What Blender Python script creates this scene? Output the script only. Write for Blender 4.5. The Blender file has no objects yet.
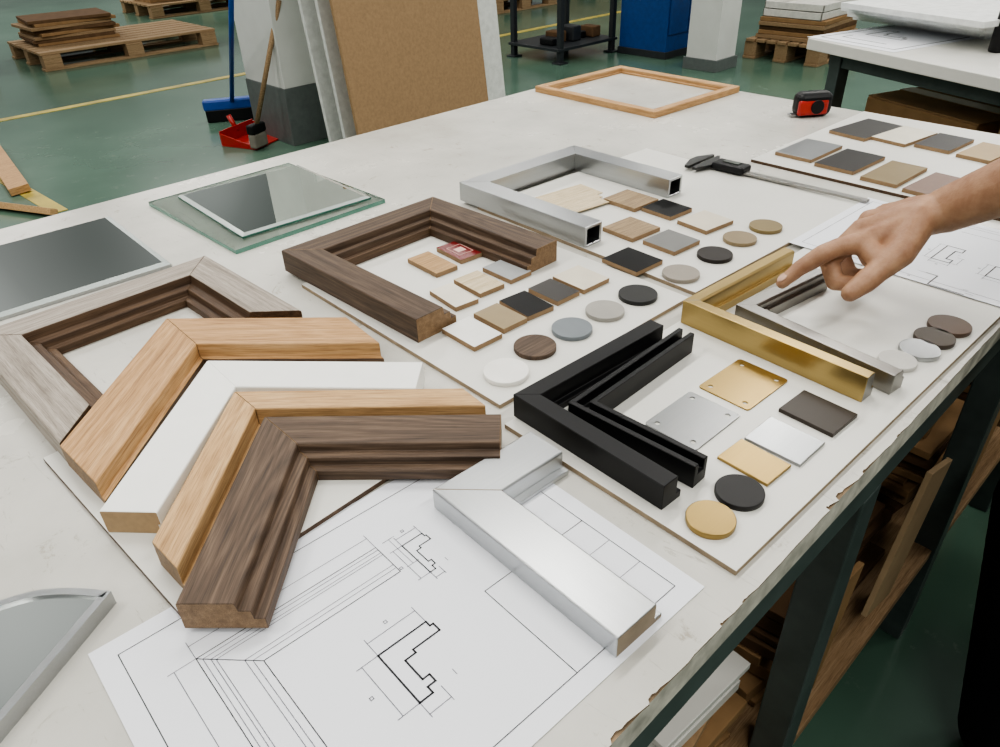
import bpy, bmesh, math, random
from mathutils import Vector, Matrix, noise
random.seed(7)
rad=math.radians
H=0.40; TZ=0.78
CAM=Vector((0,0,TZ+H)); F=740.0; th=rad(33.55); ph=rad(47.3); ro=rad(2.0)
fw=Vector((math.cos(th)*math.cos(ph),math.cos(th)*math.sin(ph),-math.sin(th)))
R0=Vector((math.sin(ph),-math.cos(ph),0)); U0=R0.cross(fw)
cr=R0*math.cos(ro)-U0*math.sin(ro); cu=R0*math.sin(ro)+U0*math.cos(ro)
def P(x,y,z):
    d=fw+cr*((x-500)/F)-cu*((y-373.5)/F); t=(z-CAM.z)/d.z
    return CAM+d*t
def P2(x,y,z): return P(x,y,z).to_2d()
sc=bpy.context.scene; COL=sc.collection
cd=bpy.data.cameras.new("camera"); co=bpy.data.objects.new("camera",cd); COL.objects.link(co)
cd.sensor_width=36; cd.lens=F/1000*36; cd.clip_start=0.01
m=Matrix((( cr.x,cu.x,-fw.x),(cr.y,cu.y,-fw.y),(cr.z,cu.z,-fw.z))).to_4x4(); m.translation=CAM
co.matrix_world=m; sc.camera=co
try: sc.view_settings.look='AgX - Medium High Contrast'
except Exception: pass

# ---------- materials
def lin(c):
    return tuple((v/255/12.92 if v/255<=.04045 else ((v/255+.055)/1.055)**2.4) for v in c)+(1,)
MC={}
def base(name):
    mt=bpy.data.materials.new(name); mt.use_nodes=True; nt=mt.node_tree
    b=nt.nodes["Principled BSDF"]; return mt,nt,b
def coords(nt,scale,rand=True):
    tc=nt.nodes.new("ShaderNodeTexCoord"); mp=nt.nodes.new("ShaderNodeMapping"); mp.inputs["Scale"].default_value=scale
    if rand:
        oi=nt.nodes.new("ShaderNodeObjectInfo"); mu=nt.nodes.new("ShaderNodeMath"); mu.operation='MULTIPLY'; mu.inputs[1].default_value=7
        nt.links.new(oi.outputs["Random"],mu.inputs[0])
        ad=nt.nodes.new("ShaderNodeVectorMath"); ad.operation='ADD'
        nt.links.new(tc.outputs["Object"],ad.inputs[0]); nt.links.new(mu.outputs[0],ad.inputs[1]); nt.links.new(ad.outputs[0],mp.inputs["Vector"])
    else: nt.links.new(tc.outputs["Object"],mp.inputs["Vector"])
    return mp.outputs["Vector"]
def nz(nt,vec,scale,detail=4,rough=.6,dist=0):
    n=nt.nodes.new("ShaderNodeTexNoise"); n.inputs["Scale"].default_value=scale; n.inputs["Detail"].default_value=detail
    n.inputs["Roughness"].default_value=rough; n.inputs["Distortion"].default_value=dist
    nt.links.new(vec,n.inputs["Vector"]); return n.outputs["Fac"]
def ramp(nt,fac,stops):
    r=nt.nodes.new("ShaderNodeValToRGB"); e=r.color_ramp.elements
    while len(e)<len(stops): e.new(.5)
    for i,(p,c) in enumerate(stops): e[i].position=p; e[i].color=c
    nt.links.new(fac,r.inputs[0]); return r.outputs[0]
def bump(nt,b,fac,st,dist=.001):
    bn=nt.nodes.new("ShaderNodeBump"); bn.inputs["Strength"].default_value=st; bn.inputs["Distance"].default_value=dist
    nt.links.new(fac,bn.inputs["Height"]); nt.links.new(bn.outputs[0],b.inputs["Normal"])
def plain(name,c,rough=.5,metal=0,var=.06,vs=30,bp=0,bs=300,coat=0,spec=None):
    if name in MC: return MC[name]
    mt,nt,b=base(name); v=coords(nt,(1,1,1)); f=nz(nt,v,vs)
    c0=lin(c); d=tuple(x*(1-var*2) for x in c0[:3])+(1,); l=tuple(min(1,x*(1+var*2)) for x in c0[:3])+(1,)
    nt.links.new(ramp(nt,f,[(.3,d),(.7,l)]),b.inputs["Base Color"])
    b.inputs["Roughness"].default_value=rough; b.inputs["Metallic"].default_value=metal
    if spec is not None: b.inputs["Specular IOR Level"].default_value=spec
    if bp: bump(nt,b,nz(nt,v,bs),bp)
    MC[name]=mt; return mt
def wood(name,cd_,cm,cl,rough=.55,sx=5,sy=190,pore=.5,fig=.2):
    """fine straight grain along local X, with a little slow figure"""
    if name in MC: return MC[name]
    mt,nt,b=base(name); v=coords(nt,(sx,sy,sy)); f=nz(nt,v,1.0,8,.7,.05)
    v2=coords(nt,(sx*.5,sy*.12,sy*.12)); f2=nz(nt,v2,1.0,1.5,.4,.3)
    v3=coords(nt,(50,1500,1500)); f3=nz(nt,v3,1.0,2,.5)
    s=nt.nodes.new("ShaderNodeMath"); s.operation='MULTIPLY'; s.inputs[1].default_value=18
    nt.links.new(f2,s.inputs[0]); fr=nt.nodes.new("ShaderNodeMath"); fr.operation='PINGPONG'; fr.inputs[1].default_value=.5; nt.links.new(s.outputs[0],fr.inputs[0])
    mx=nt.nodes.new("ShaderNodeMath"); mx.operation='MULTIPLY_ADD'; mx.inputs[1].default_value=1-fig
    nt.links.new(f,mx.inputs[0]); m2=nt.nodes.new("ShaderNodeMath"); m2.operation='MULTIPLY_ADD'; m2.inputs[1].default_value=fig; m2.inputs[2].default_value=fig*.25
    nt.links.new(fr.outputs[0],m2.inputs[0]); nt.links.new(m2.outputs[0],mx.inputs[2])
    c=ramp(nt,mx.outputs[0],[(.32,lin(cd_)),(.5,lin(cm)),(.66,lin(cl))])
    mix=nt.nodes.new("ShaderNodeMixRGB"); mix.blend_type='MULTIPLY'; mix.inputs[0].default_value=pore
    p=ramp(nt,f3,[(.40,(.5,.46,.43,1)),(.5,(1,1,1,1))])
    nt.links.new(c,mix.inputs[1]); nt.links.new(p,mix.inputs[2]); nt.links.new(mix.outputs[0],b.inputs["Base Color"])
    b.inputs["Roughness"].default_value=rough; b.inputs["Specular IOR Level"].default_value=.35; bump(nt,b,f3,.3,.0005)
    MC[name]=mt; return mt
def brushed(name,c,rough=.3,var=.03,bp=.04):
    if name in MC: return MC[name]
    mt,nt,b=base(name); v=coords(nt,(5,900,900)); f=nz(nt,v,1.0,3); v4=coords(nt,(14,30,30)); f4=nz(nt,v4,1,2)
    c0=lin(c)
    nt.links.new(ramp(nt,f,[(.3,tuple(x*(1-var) for x in c0[:3])+(1,)),(.7,tuple(min(1,x*(1+var)) for x in c0[:3])+(1,))]),b.inputs["Base Color"])
    b.inputs["Metallic"].default_value=1
    mr=nt.nodes.new("ShaderNodeMapRange"); mr.inputs[3].default_value=rough*.88; mr.inputs[4].default_value=rough*1.12
    nt.links.new(f4,mr.inputs[0]); nt.links.new(mr.outputs[0],b.inputs["Roughness"]); bump(nt,b,f,bp,.0001)
    MC[name]=mt; return mt

OAK=wood("oak_wood",(144,108,70),(182,143,98),(200,164,120))
OAK2=wood("light_oak_wood",(156,122,82),(190,154,109),(206,174,131))
WAL=wood("walnut_wood",(54,42,33),(88,71,57),(112,93,76),fig=.3)
WALD=wood("dark_walnut_wood",(52,40,32),(83,67,54),(104,86,70),fig=.22)
GRAYW=wood("grey_washed_wood",(118,109,98),(152,143,132),(174,165,154),fig=.1)
BROWNLIP=wood("brown_wood",(58,44,33),(82,63,47),(100,79,60))
ENDW=wood("end_grain_wood",(110,88,64),(130,105,78),(146,121,92),sx=190,fig=.1)
MDF=plain("mdf",(150,122,90),.8,var=.06,vs=60)
PALEND=plain("pale_cut_end",(168,142,108),.8,var=.04,vs=200)
CHIPE=plain("chip_edge_board",(138,114,86),.8,var=.06,vs=60)
CARD=plain("cardboard",(138,110,78),.85,var=.06,vs=15,spec=.15)
CARDD=plain("dark_cardboard",(94,73,53),.85,var=.1,vs=15,spec=.15)
CARDL=plain("pale_cardboard",(160,137,107),.85,var=.06,vs=15,spec=.15)
PLY=wood("plywood",(118,94,68),(142,116,86),(158,134,104),rough=.8,fig=.1)
WHITEP=plain("white_painted_moulding",(236,236,231),.4,var=.01)
BOARDW=plain("white_board",(210,209,202),.36,var=.02,vs=8)
PALEE=plain("pale_board_edge",(142,126,104),.8,var=.1,vs=40)
PAPER=plain("paper",(226,228,233),.7,var=.008,vs=5)
INK=plain("ink",(30,30,36),.7,var=0)
INKL=plain("thin_ink",(92,92,102),.7,var=0)
ALU=brushed("brushed_aluminium",(172,174,175),.31)
SILV=brushed("silver_leaf",(182,184,185),.32)
NICK=brushed("brushed_gunmetal",(142,140,136),.34)
GOLD=brushed("brushed_brass",(166,145,98),.33)
GOLDP=brushed("dark_brushed_brass",(150,128,82),.32)
BLACK=plain("black_satin",(9,9,11),.42,var=.02,spec=.28)
STEELP=plain("painted_steel",(66,76,74),.45,var=.15,vs=12)
DARK=plain("dark_plastic",(16,16,18),.45,spec=.3)

# ---------- helpers
def link(o): COL.objects.link(o); return o
def meshobj(name,bm,mats,smooth=False):
    bmesh.ops.recalc_face_normals(bm,faces=bm.faces)
    me=bpy.data.meshes.new(name); bm.to_mesh(me); bm.free()
    for mt in (mats if isinstance(mats,(list,tuple)) else [mats]): me.materials.append(mt)
    if smooth:
        for p in me.polygons: p.use_smooth=True
    return link(bpy.data.objects.new(name,me))
def thing(o,label,cat,group=None,kind=None):
    o["label"]=label; o["category"]=cat
    if group: o["group"]=group
    if kind: o["kind"]=kind
    return o
def empty(name,loc,label,cat,group=None):
    e=bpy.data.objects.new(name,None); e.location=loc; e.empty_display_size=.02; link(e)
    return thing(e,label,cat,group)
def adopt(parent,child,label=None):
    child.parent=parent
    child.matrix_parent_inverse=parent.matrix_basis.inverted() 
    if label: child["label"]=label
    return child
def bev(o,w=.001,seg=2,ang=40):
    b=o.modifiers.new("bevel",'BEVEL'); b.width=w; b.segments=seg; b.limit_method='ANGLE'; b.angle_limit=rad(ang); return o
def boxbm(bm,sx,sy,sz,mtx=Matrix(),mi=0):
    r=bmesh.ops.create_cube(bm,size=1,matrix=mtx@Matrix.Diagonal((sx,sy,sz,1)))
    fs=set(f for v in r['verts'] for f in v.link_faces)
    for f in fs: f.material_index=mi
    return r['verts']
def box(name,dims,loc,mt,rz=0,rot=None,bevel=.002,seg=2):
    bm=bmesh.new(); boxbm(bm,*dims); o=meshobj(name,bm,mt)
    o.location=loc; o.rotation_euler=rot if rot else (0,0,rz)
    if bevel: bev(o,bevel,seg)
    return o
def prism(name,pts,z0,z1,mats,side=0,bevel=.0):
    c=sum((Vector(p) for p in pts),Vector((0,0)))/len(pts)
    bm=bmesh.new(); a=[bm.verts.new((p[0]-c.x,p[1]-c.y,0)) for p in pts]; b=[bm.verts.new((p[0]-c.x,p[1]-c.y,z1-z0)) for p in pts]
    n=len(pts)
    bm.faces.new(a[::-1]); bm.faces.new(b)
    for i in range(n):
        f=bm.faces.new((a[i],a[(i+1)%n],b[(i+1)%n],b[i])); f.material_index=side
    o=meshobj(name,bm,mats); o.location=(c.x,c.y,z0)
    if bevel: bev(o,bevel)
    return o
def fitrect(a,b,c,z):
    A,B,C=P2(*a,z),P2(*b,z),P2(*c,z)
    u=B-A; v=C-B; au=math.atan2(u.y,u.x); av=math.atan2(v.y,v.x)
    d=(av-au+math.pi)%(2*math.pi)-math.pi; s=1 if d>0 else -1; err=d-s*math.pi/2
    au+=err/2
    return (A+C)/2,u.length,v.length,au,math.degrees(err)
def slab(name,a,b,c,z0,t,mats,side=0,bevel=.0008,shrink=1.0):
    ctr,w,h,ang,err=fitrect(a,b,c,z0+t); w*=shrink; h*=shrink
    bm=bmesh.new(); boxbm(bm,w,h,t,Matrix.Translation((0,0,t/2)))
    for f in bm.faces:
        f.material_index=0 if abs(f.normal.z)>.9 else side
    o=meshobj(name,bm,mats); o.location=(ctr.x,ctr.y,z0); o.rotation_euler=(0,0,ang)
    if bevel: bev(o,bevel)
    o["dims"]=(w,h)
    return o
lipy_mat=[None]
def rail(o,d,n,L,prof,z0,mt,cap,ms,me,name="rail",lipy=None):
    s=1 if d.x*n.y-d.y*n.x>0 else -1
    bm=bmesh.new()
    a=[bm.verts.new((y*ms,s*y,z)) for y,z in prof]; b=[bm.verts.new((L-y*me,s*y,z)) for y,z in prof]
    N=len(prof)
    f=bm.faces.new(a); f.material_index=1; f=bm.faces.new(b[::-1]); f.material_index=1
    for i in range(N):
        j=(i+1)%N; f=bm.faces.new((a[i],a[j],b[j],b[i]))
        if lipy is not None and min(prof[i][0],prof[j][0])>=lipy-1e-6: f.material_index=2
    mats=[mt,cap or mt]+([lipy_mat[0]] if lipy is not None else [])
    ob=meshobj(name,bm,mats)
    M=Matrix(((d.x,-d.y,0,o.x),(d.y,d.x,0,o.y),(0,0,1,z0),(0,0,0,1)))
    ob.matrix_basis=M; bev(ob,.0005,1,30); return ob
def norm2(a): return Vector((math.cos(a),math.sin(a)))
def mitreL(name,e1,c,e2,prof,z0,mt,cap,label,lip=None,lipm=None,m1=0,m2=0,cat="frame sample",cap1=None):
    h=max(z for y,z in prof); C=P2(*c,z0+h); E1=P2(*e1,z0+h); E2=P2(*e2,z0+h)
    a1=math.atan2(*(E1-C).yx); a2=math.atan2(*(E2-C).yx)
    d=(a2-a1+math.pi)%(2*math.pi)-math.pi; s=1 if d>0 else -1; err=d-s*math.pi/2
    d1=norm2(a1+err/2); d2=norm2(a2-err/2)
    e=empty(name,(C.x,C.y,z0),label,cat,"mitred moulding samples")
    lipy_mat[0]=lipm
    adopt(e,rail(C,d1,d2,(E1-C).length,prof,z0,mt,cap1 or cap,1,m1,lipy=lip)); adopt(e,rail(C,d2,d1,(E2-C).length,prof,z0,mt,cap,1,m2,lipy=lip))
    return e
def frameU(name,c1,c2,L1,L2,prof,z0,mt,cap,label,lip=None,lipm=None,mi=0,closed=False,cat="frame sample"):
    h=max(z for y,z in prof); A=P2(*c1,z0+h); B=P2(*c2,z0+h); E1=P2(*L1,z0+h); E2=P2(*L2,z0+h)
    d=(B-A).normalized(); w=(B-A).length; n=Vector((-d.y,d.x)); 
    if n.dot(E1-A)<0: n=-n
    e=empty(name,(A.x,A.y,z0),label,cat,None if closed else "mitred moulding samples")
    lipy_mat[0]=lipm
    l1=n.dot(E1-A); l2=n.dot(E2-B)
    if closed:
        l1=l2=(l1+l2)/2; mi=1
        adopt(e,rail(A+n*l1,d,-n,w,prof,z0,mt,cap,1,1,lipy=lip))
    adopt(e,rail(A,d,n,w,prof,z0,mt,cap,1,1,lipy=lip))
    adopt(e,rail(A,n,d,l1,prof,z0,mt,cap,1,mi,lipy=lip)); adopt(e,rail(B,n,-d,l2,prof,z0,mt,cap,1,mi,lipy=lip))
    return e
def cyl(name,r,h,loc,mt,rot=(0,0,0),seg=48,bevel=.0008,r2=None,smooth=True):
    bm=bmesh.new(); bmesh.ops.create_cone(bm,cap_ends=True,segments=seg,radius1=r,radius2=r if r2 is None else r2,depth=h,matrix=Matrix.Translation((0,0,h/2)))
    o=meshobj(name,bm,mt); o.location=loc; o.rotation_euler=rot
    if smooth:
        for p in o.data.polygons:
            p.use_smooth=len(p.vertices)==4
    if bevel: bev(o,bevel)
    return o
def tube(name,p0,p1,r,mt,seg=16,r2=None):
    p0=Vector(p0);p1=Vector(p1); d=p1-p0
    o=cyl(name,r,d.length,p0,mt,seg=seg,bevel=0,r2=r2); q=Vector((0,0,1)).rotation_difference(d)
    o.matrix_basis=Matrix.Translation(p0)@q.to_matrix().to_4x4(); return o
def beam(name,p0,p1,sx,sy,mt,bevel=.002):
    p0=Vector(p0);p1=Vector(p1); d=p1-p0
    o=box(name,(sx,sy,d.length),(p0+p1)/2,mt,bevel=bevel); q=Vector((0,0,1)).rotation_difference(d)
    o.matrix_basis=Matrix.Translation((p0+p1)/2)@q.to_matrix().to_4x4(); return o

# ---------- floor
def floor_mat():
    mt,nt,b=base("green_epoxy_floor"); v=coords(nt,(1,1,1),False)
    f=nz(nt,v,.9,5,.55); c=ramp(nt,f,[(.3,lin((64,90,76))),(.55,lin((82,108,93))),(.75,lin((100,124,108)))])
    f2=nz(nt,v,14,6,.7); s=ramp(nt,f2,[(.60,(0,0,0,1)),(.74,(.7,.7,.7,1))])
    mx=nt.nodes.new("ShaderNodeMixRGB"); nt.links.new(s,mx.inputs[0]); nt.links.new(c,mx.inputs[1]); mx.inputs[2].default_value=lin((118,130,116))
    nt.links.new(mx.outputs[0],b.inputs["Base Color"]); b.inputs["Roughness"].default_value=.2; return mt
fl=box("floor",(40,40,.1),(6,6,-.05),floor_mat(),bevel=0); fl["kind"]="structure"
YEL=plain("yellow_floor_paint",(176,158,76),.5,var=.2,vs=6)
def strip(p,q,w,name="trim_1"):
    a=P2(*p,0);b=P2(*q,0); d=b-a; o=box(name,(d.length,w,.003),((a.x+b.x)/2,(a.y+b.y)/2,.0015),YEL,rz=math.atan2(d.y,d.x),bevel=0); o["kind"]="structure"
strip((-60,132),(275,68),.07,"trim_1"); strip((470,42),(640,8),.07,"trim_2")
strip((-20,165),(60,212),.07,"trim_3")

# ---------- main table
TX0=-1.3
TY0=(P(600,740,TZ).y+P(1000,337,TZ).y)/2; TY1=(P(0,228,TZ).y+P(540,88,TZ).y)/2; TX1=(P(740,87,TZ).x+P(1000,140,TZ).x)/2
def top_mat():
    mt,nt,b=base("worn_white_laminate"); v=coords(nt,(1,1,1),False)
    f=nz(nt,v,3,8,.6); c=ramp(nt,f,[(.3,lin((176,174,166))),(.55,lin((199,197,189))),(.8,lin((211,209,201)))])
    f2=nz(nt,v,26,8,.8,.6); s=ramp(nt,f2,[(.59,(0,0,0,1)),(.67,(.8,.8,.8,1))])
    mx=nt.nodes.new("ShaderNodeMixRGB"); nt.links.new(s,mx.inputs[0]); nt.links.new(c,mx.inputs[1]); mx.inputs[2].default_value=lin((152,145,132))
    v2=coords(nt,(30,4,1),False); f3=nz(nt,v2,2,6,.8,1.5); s3=ramp(nt,f3,[(.61,(0,0,0,1)),(.66,(.7,.7,.7,1))])
    m2=nt.nodes.new("ShaderNodeMixRGB"); nt.links.new(s3,m2.inputs[0]); nt.links.new(mx.outputs[0],m2.inputs[1]); m2.inputs[2].default_value=lin((160,156,146))
    nt.links.new(m2.outputs[0],b.inputs["Base Color"])
    mr=nt.nodes.new("ShaderNodeMapRange"); mr.inputs[3].default_value=.16; mr.inputs[4].default_value=.36; nt.links.new(f,mr.inputs[0]); nt.links.new(mr.outputs[0],b.inputs["Roughness"]); return mt
TOPM=top_mat(); EDGEM=plain("chipped_board_edge",(120,102,80),.85,var=.25,vs=60)
tab=empty("worktable",((TX0+TX1)/2,(TY0+TY1)/2,0),"long white laminate-topped workshop table with chipped edges and steel legs","table")
pts=[]
x=TX0
while x<TX1-.02:
    pts.append((x,TY0+random.uniform(0,.0008)))
    if random.random()<.22:
        w=random.uniform(.004,.02); dd=random.uniform(.0015,.005)
        pts+= [(x+w*.12,TY0+dd*.8),(x+w*.4,TY0+dd),(x+w*.6,TY0+dd*.6),(x+w*.85,TY0+dd*.7)]; x+=w
    x+=random.uniform(.006,.02)
pts.append((TX1,TY0)); pts+=[(TX1,TY1),(TX0,TY1)]
o=prism("laminate_sheet",pts,TZ-.0015,TZ,[TOPM,EDGEM],side=1); adopt(tab,o)
o=prism("tabletop",[(TX0,TY0+.0008),(TX1,TY0+.0008),(TX1,TY1),(TX0,TY1)],TZ-.026,TZ-.0015,[EDGEM,plain("edge_band",(186,182,170),.6,var=.2,vs=40)],side=1); adopt(tab,o)
for y in (TY0+.03,TY1-.05):
    adopt(tab,box("rail",(TX1-TX0-.06,.04,.06),((TX0+TX1)/2,y,TZ-.057),STEELP))
    for x in (-1.2,-.35,.60,1.12,1.58):
        adopt(tab,box("leg",(.040,.040,TZ-.087),(x,y,(TZ-.087)/2),STEELP))
adopt(tab,box("shelf",(TX1-TX0-.04,TY1-TY0-.03,.02),((TX0+TX1)/2,(TY0+TY1)/2,.22),PLY))

# ---------- boards
BZ=TZ+.005
def board(a,b,c,label,t=.005,z=TZ,edge=None):
    o=slab("display_board",a,b,c,z,t,[BOARDW,edge or PALEE],side=1,bevel=.0006); thing(o,label,"board","white display boards"); return o
board((300,284),(500,404),(690,297),"white display board carrying small colour chips inside a walnut frame")
board((480,206),(696,294),(858,204),"white display board with chips inside an aluminium frame")
board((505,424),(737,572),(1012,304),"white display board holding black and brass frame samples and metal chips")
board((862,110),(757,159),(1015,223),"white board with brown edge carrying rectangular finish chips",edge=BROWNLIP)
board((40,458),(180,610),(430,450),"white board with brown edge beneath wooden corner mouldings",edge=BROWNLIP)

# ---------- frames
pGray=[(0,0),(0,.026),(.001,.027),(.038,.027),(.039,.026),(.041,.017),(.050,.016),(.052,.009),(.060,.009),(.060,0)]
frameU("frame_sample",(-32,336),(205,255),(53,446),(300,311),pGray,TZ,GRAYW,BROWNLIP,"grey-washed wood frame section with dark brown inner lip",lip=.039,lipm=BROWNLIP,mi=1)
pOak=[(0,0),(0,.021),(.001,.022),(.052,.022),(.053,.021),(.053,.007),(.057,.006),(.057,0)]
z1=BZ
mitreL("moulding_corner",(345,318),(166,318),(63,445),pOak,z1,OAK,ENDW,"golden oak mitred corner moulding lying on white board",lip=.0531,lipm=BROWNLIP,m1=-.85,m2=-.85)
pWh=[(0,0),(0,.021),(.001,.022),(.043,.022),(.044,.021),(.044,.009),(.042,.009),(.042,0)]
mitreL("moulding_corner",(423,361),(207,360),(97,511),pWh,z1,WHITEP,PALEND,"white painted mitred corner moulding between two oak ones",cap1=WHITEP,m1=0)
pOk2=[(0,0),(0,.023),(.001,.024),(.026,.024),(.027,.023),(.027,.008),(.031,.008),(.031,0)]
mitreL("moulding_corner",(462,390),(234,391),(156,541),pOk2,z1,OAK2,ENDW,"narrow light oak mitred corner moulding beside walnut one",m1=-.8,m2=-.9)
pWal=[(0,0),(0,.023),(.001,.024),(.037,.024),(.038,.023),(.039,.017),(.047,.017),(.048,.010),(.055,.010),(.055,0)]
mitreL("moulding_corner",(501,416),(264,416),(180,604),pWal,z1,WAL,ENDW,"walnut stepped mitred corner moulding beside technical drawing")
pWU=[(0,0),(0,.027),(.001,.028),(.036,.028),(.037,.027),(.038,.019),(.046,.019),(.047,.011),(.054,.011),(.054,0)]
frameU("frame_sample",(281,250),(433,196),(413,321),(561,238),pWU,BZ,WALD,ENDW,"dark walnut three-sided frame section around colour chips",lip=.047,lipm=BROWNLIP)
pAl=[(0,0),(0,.028),(.032,.028),(.032,0),(.0165,0),(.0165,.003),(.028,.003),(.028,.024),(.004,.024),(.004,.003),(.0155,.003),(.0155,0)]
frameU("frame_sample",(459,182),(574,145),(580,230),(684,174),pAl,BZ,ALU,ALU,"brushed aluminium box frame section, three-sided")
pSil=[(0,0),(0,.018),(.001,.019),(.037,.019),(.038,.018),(.038,.004),(.045,.004),(.045,0)]
mitreL("moulding_corner",(535,434),(432,489),(629,628),pSil,TZ+.001,SILV,plain("raw_grey_end",(140,126,106),.7,var=.1),"silver leaf mitred corner moulding resting on technical drawing",m1=0)
pBl=[(0,0),(0,.024),(.017,.024),(.017,.007),(.023,.007),(.023,0)]
mitreL("moulding_corner",(650,319),(513,394),(664,487),pBl,BZ,BLACK,BLACK,"wide matte black mitred corner profile")
pBl2=[(0,0),(0,.022),(.005,.022),(.005,.012),(.013,.012),(.013,.022),(.018,.022),(.018,0)]
mitreL("moulding_corner",(688,331),(568,402),(701,462),pBl2,BZ,BLACK,BLACK,"narrow matte black channel corner profile")
pGo=[(0,0),(0,.027),(.012,.027),(.014,.025),(.014,.010),(.018,.010),(.018,0)]
mitreL("moulding_corner",(784,247),(683,300),(868,378),pGo,BZ,GOLD,NICK,"brushed brass mitred corner profile")
pNi=[(0,0),(0,.021),(.014,.021),(.016,.019),(.016,.012),(.020,.012),(.020,0)]
mitreL("moulding_corner",(822,270),(736,304),(902,371),pNi,BZ,NICK,NICK,"brushed gunmetal corner profile beside brass one")
pFr=[(0,0),(0,.012),(.001,.013),(.017,.013),(.019,.011),(.019,.004),(.022,.004),(.022,0)]
frameU("picture_frame",(655,112),(740,86),(547,84),(630,62),pFr,TZ,OAK,OAK,"thin empty oak picture frame at the far table corner",closed=True,cat="picture frame")

# ---------- chips
def chip(a,b,c,col,label,z=BZ,t=.006,side=CHIPE,rough=.4,mt=None,name="finish_chip",group="rectangular finish chips",shrink=.92,spec=.3):
    mt=mt or plain("chip_%d_%d_%d"%col,col,rough,var=.03,spec=spec)
    o=slab(name,a,b,c,z,t,[mt,side or mt],side=1,bevel=.0005,shrink=shrink)
    return thing(o,label+" on white display board","finish sample",group)
W1=wood("chip_oak",(150,116,76),(172,138,96),(184,153,112)); W2=wood("chip_ash",(124,104,78),(146,125,96),(162,142,110)); W3=wood("chip_pale",(188,170,136),(202,186,154),(212,198,168))
chip((408,258),(429,249),(457,266),(180,140,90),"oak veneer chip",mt=W1)
red=chip((436,247),(459,238),(484,252),(104,26,26),"glossy red chip with pale printed border",rough=.25)
w,h=red["dims"]; bm=bmesh.new(); zt=.0061
for s in (-1,1):
    boxbm(bm,w*.6,.0009,.0003,Matrix.Translation((0,s*h*.26,zt))); boxbm(bm,.0009,h*.52,.0003,Matrix.Translation((s*w*.3,0,zt)))
boxbm(bm,w*.34,h*.22,.0003,Matrix.Translation((0,0,zt)))
o=meshobj("printed_pattern",bm,plain("pale_print",(206,170,160),.5)); o.matrix_basis=Matrix.Translation(red.location)@red.rotation_euler.to_matrix().to_4x4(); adopt(red,o,"pale printed rectangle")
BK=dict(rough=.38,spec=.15)
chip((482,267),(503,257),(532,271),(146,148,148),"satin silver-grey chip")
chip((454,279),(478,268),(504,284),(200,180,140),"pale wood chip",mt=W3)
chip((428,290),(452,281),(480,299),(214,208,192),"cream chip with wood edge")
chip((472,313),(497,301),(529,318),(140,124,94),"olive tan chip")
chip((499,300),(525,288),(554,306),(3,3,3),"black chip",**BK)
chip((526,288),(550,277),(582,291),(50,48,46),"dark grey textured chip")
chip((555,276),(578,262),(607,278),(206,198,180),"cream chip")
chip((443,328),(470,313),(501,334),(226,225,220),"white chip with wood edge")
chip((605,198),(627,187),(657,199),(150,120,84),"tan ash wood chip",mt=W2)
chip((604,227),(630,214),(659,227),(150,120,84),"tan oak wood chip",mt=W2)
chip((642,207),(663,197),(692,208),(4,4,4),"black chip",**BK)
chip((678,220),(704,208),(733,220),(204,196,178),"cream chip")
chip((643,240),(668,227),(700,240),(112,112,110),"mid grey chip")
chip((604,258),(628,244),(661,260),(5,4,4),"black chip",**BK)
D=dict(shrink=.90)
chip((837,131),(864,115),(896,125),(44,42,39),"dark grey chip",**D)
chip((875,137),(901,123),(934,132),(208,202,186),"cream chip with brown edge",**D)
chip((914,144),(938,131),(975,139),(34,31,28),"charcoal chip",**D)
chip((956,154),(981,140),(1017,148),(160,137,100),"tan chip",**D)
chip((776,152),(805,136),(842,145),(180,178,174),"light grey metallic chip",mt=ALU,**D)
chip((815,163),(845,146),(885,156),(22,17,13),"dark brown chip",**D)
chip((860,177),(890,158),(928,167),(122,105,70),"olive tan chip",**D)
chip((905,189),(932,169),(972,180),(112,87,74),"pinkish brown chip",**D)
def ell(px,py,rpx,col,label,mt=None,z=BZ,t=.005,rough=.42):
    p=P(px,py,z+t); depth=(p-CAM).dot(fw); r=rpx/F*depth
    mt=mt or plain("disc_%d_%d_%d"%col,col,rough,var=.03,spec=.3)
    o=cyl("sample_disc",r,t,(p.x,p.y,z),mt,seg=64,bevel=.0006)
    return thing(o,label+" lying on white display board","finish sample","round finish discs")
ell(535,345,21.5,(104,74,54),"walnut disc",mt=WALD)
ell(572,327,20.5,(112,118,122),"blue-grey disc")
ell(605,309,19.5,(150,147,140),"light grey disc")
ell(638,293,19.5,(36,36,35),"charcoal disc")
ell(506,370,23,(228,226,220),"white disc")
ell(681,272,18.5,(140,133,123),"warm grey disc")
ell(715,253,17.5,(32,26,22),"dark brown disc")
ell(740,237,16.5,(130,115,89),"tan disc")
ell(766,225,16,(122,107,73),"olive tan disc")
ell(740,490,24.5,(28,27,27),"dark graphite metal disc")
ell(711,517,25,(200,170,100),"brushed brass disc",mt=GOLDP)
ell(950,324,20,(88,70,57),"brown bronze disc")
ell(935,336,19,(72,63,54),"dark bronze disc")
ell(920,348,19,(186,182,174),"satin silver disc",mt=ALU)
ell(898,359,18,(190,188,182),"pale silver disc")
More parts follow.
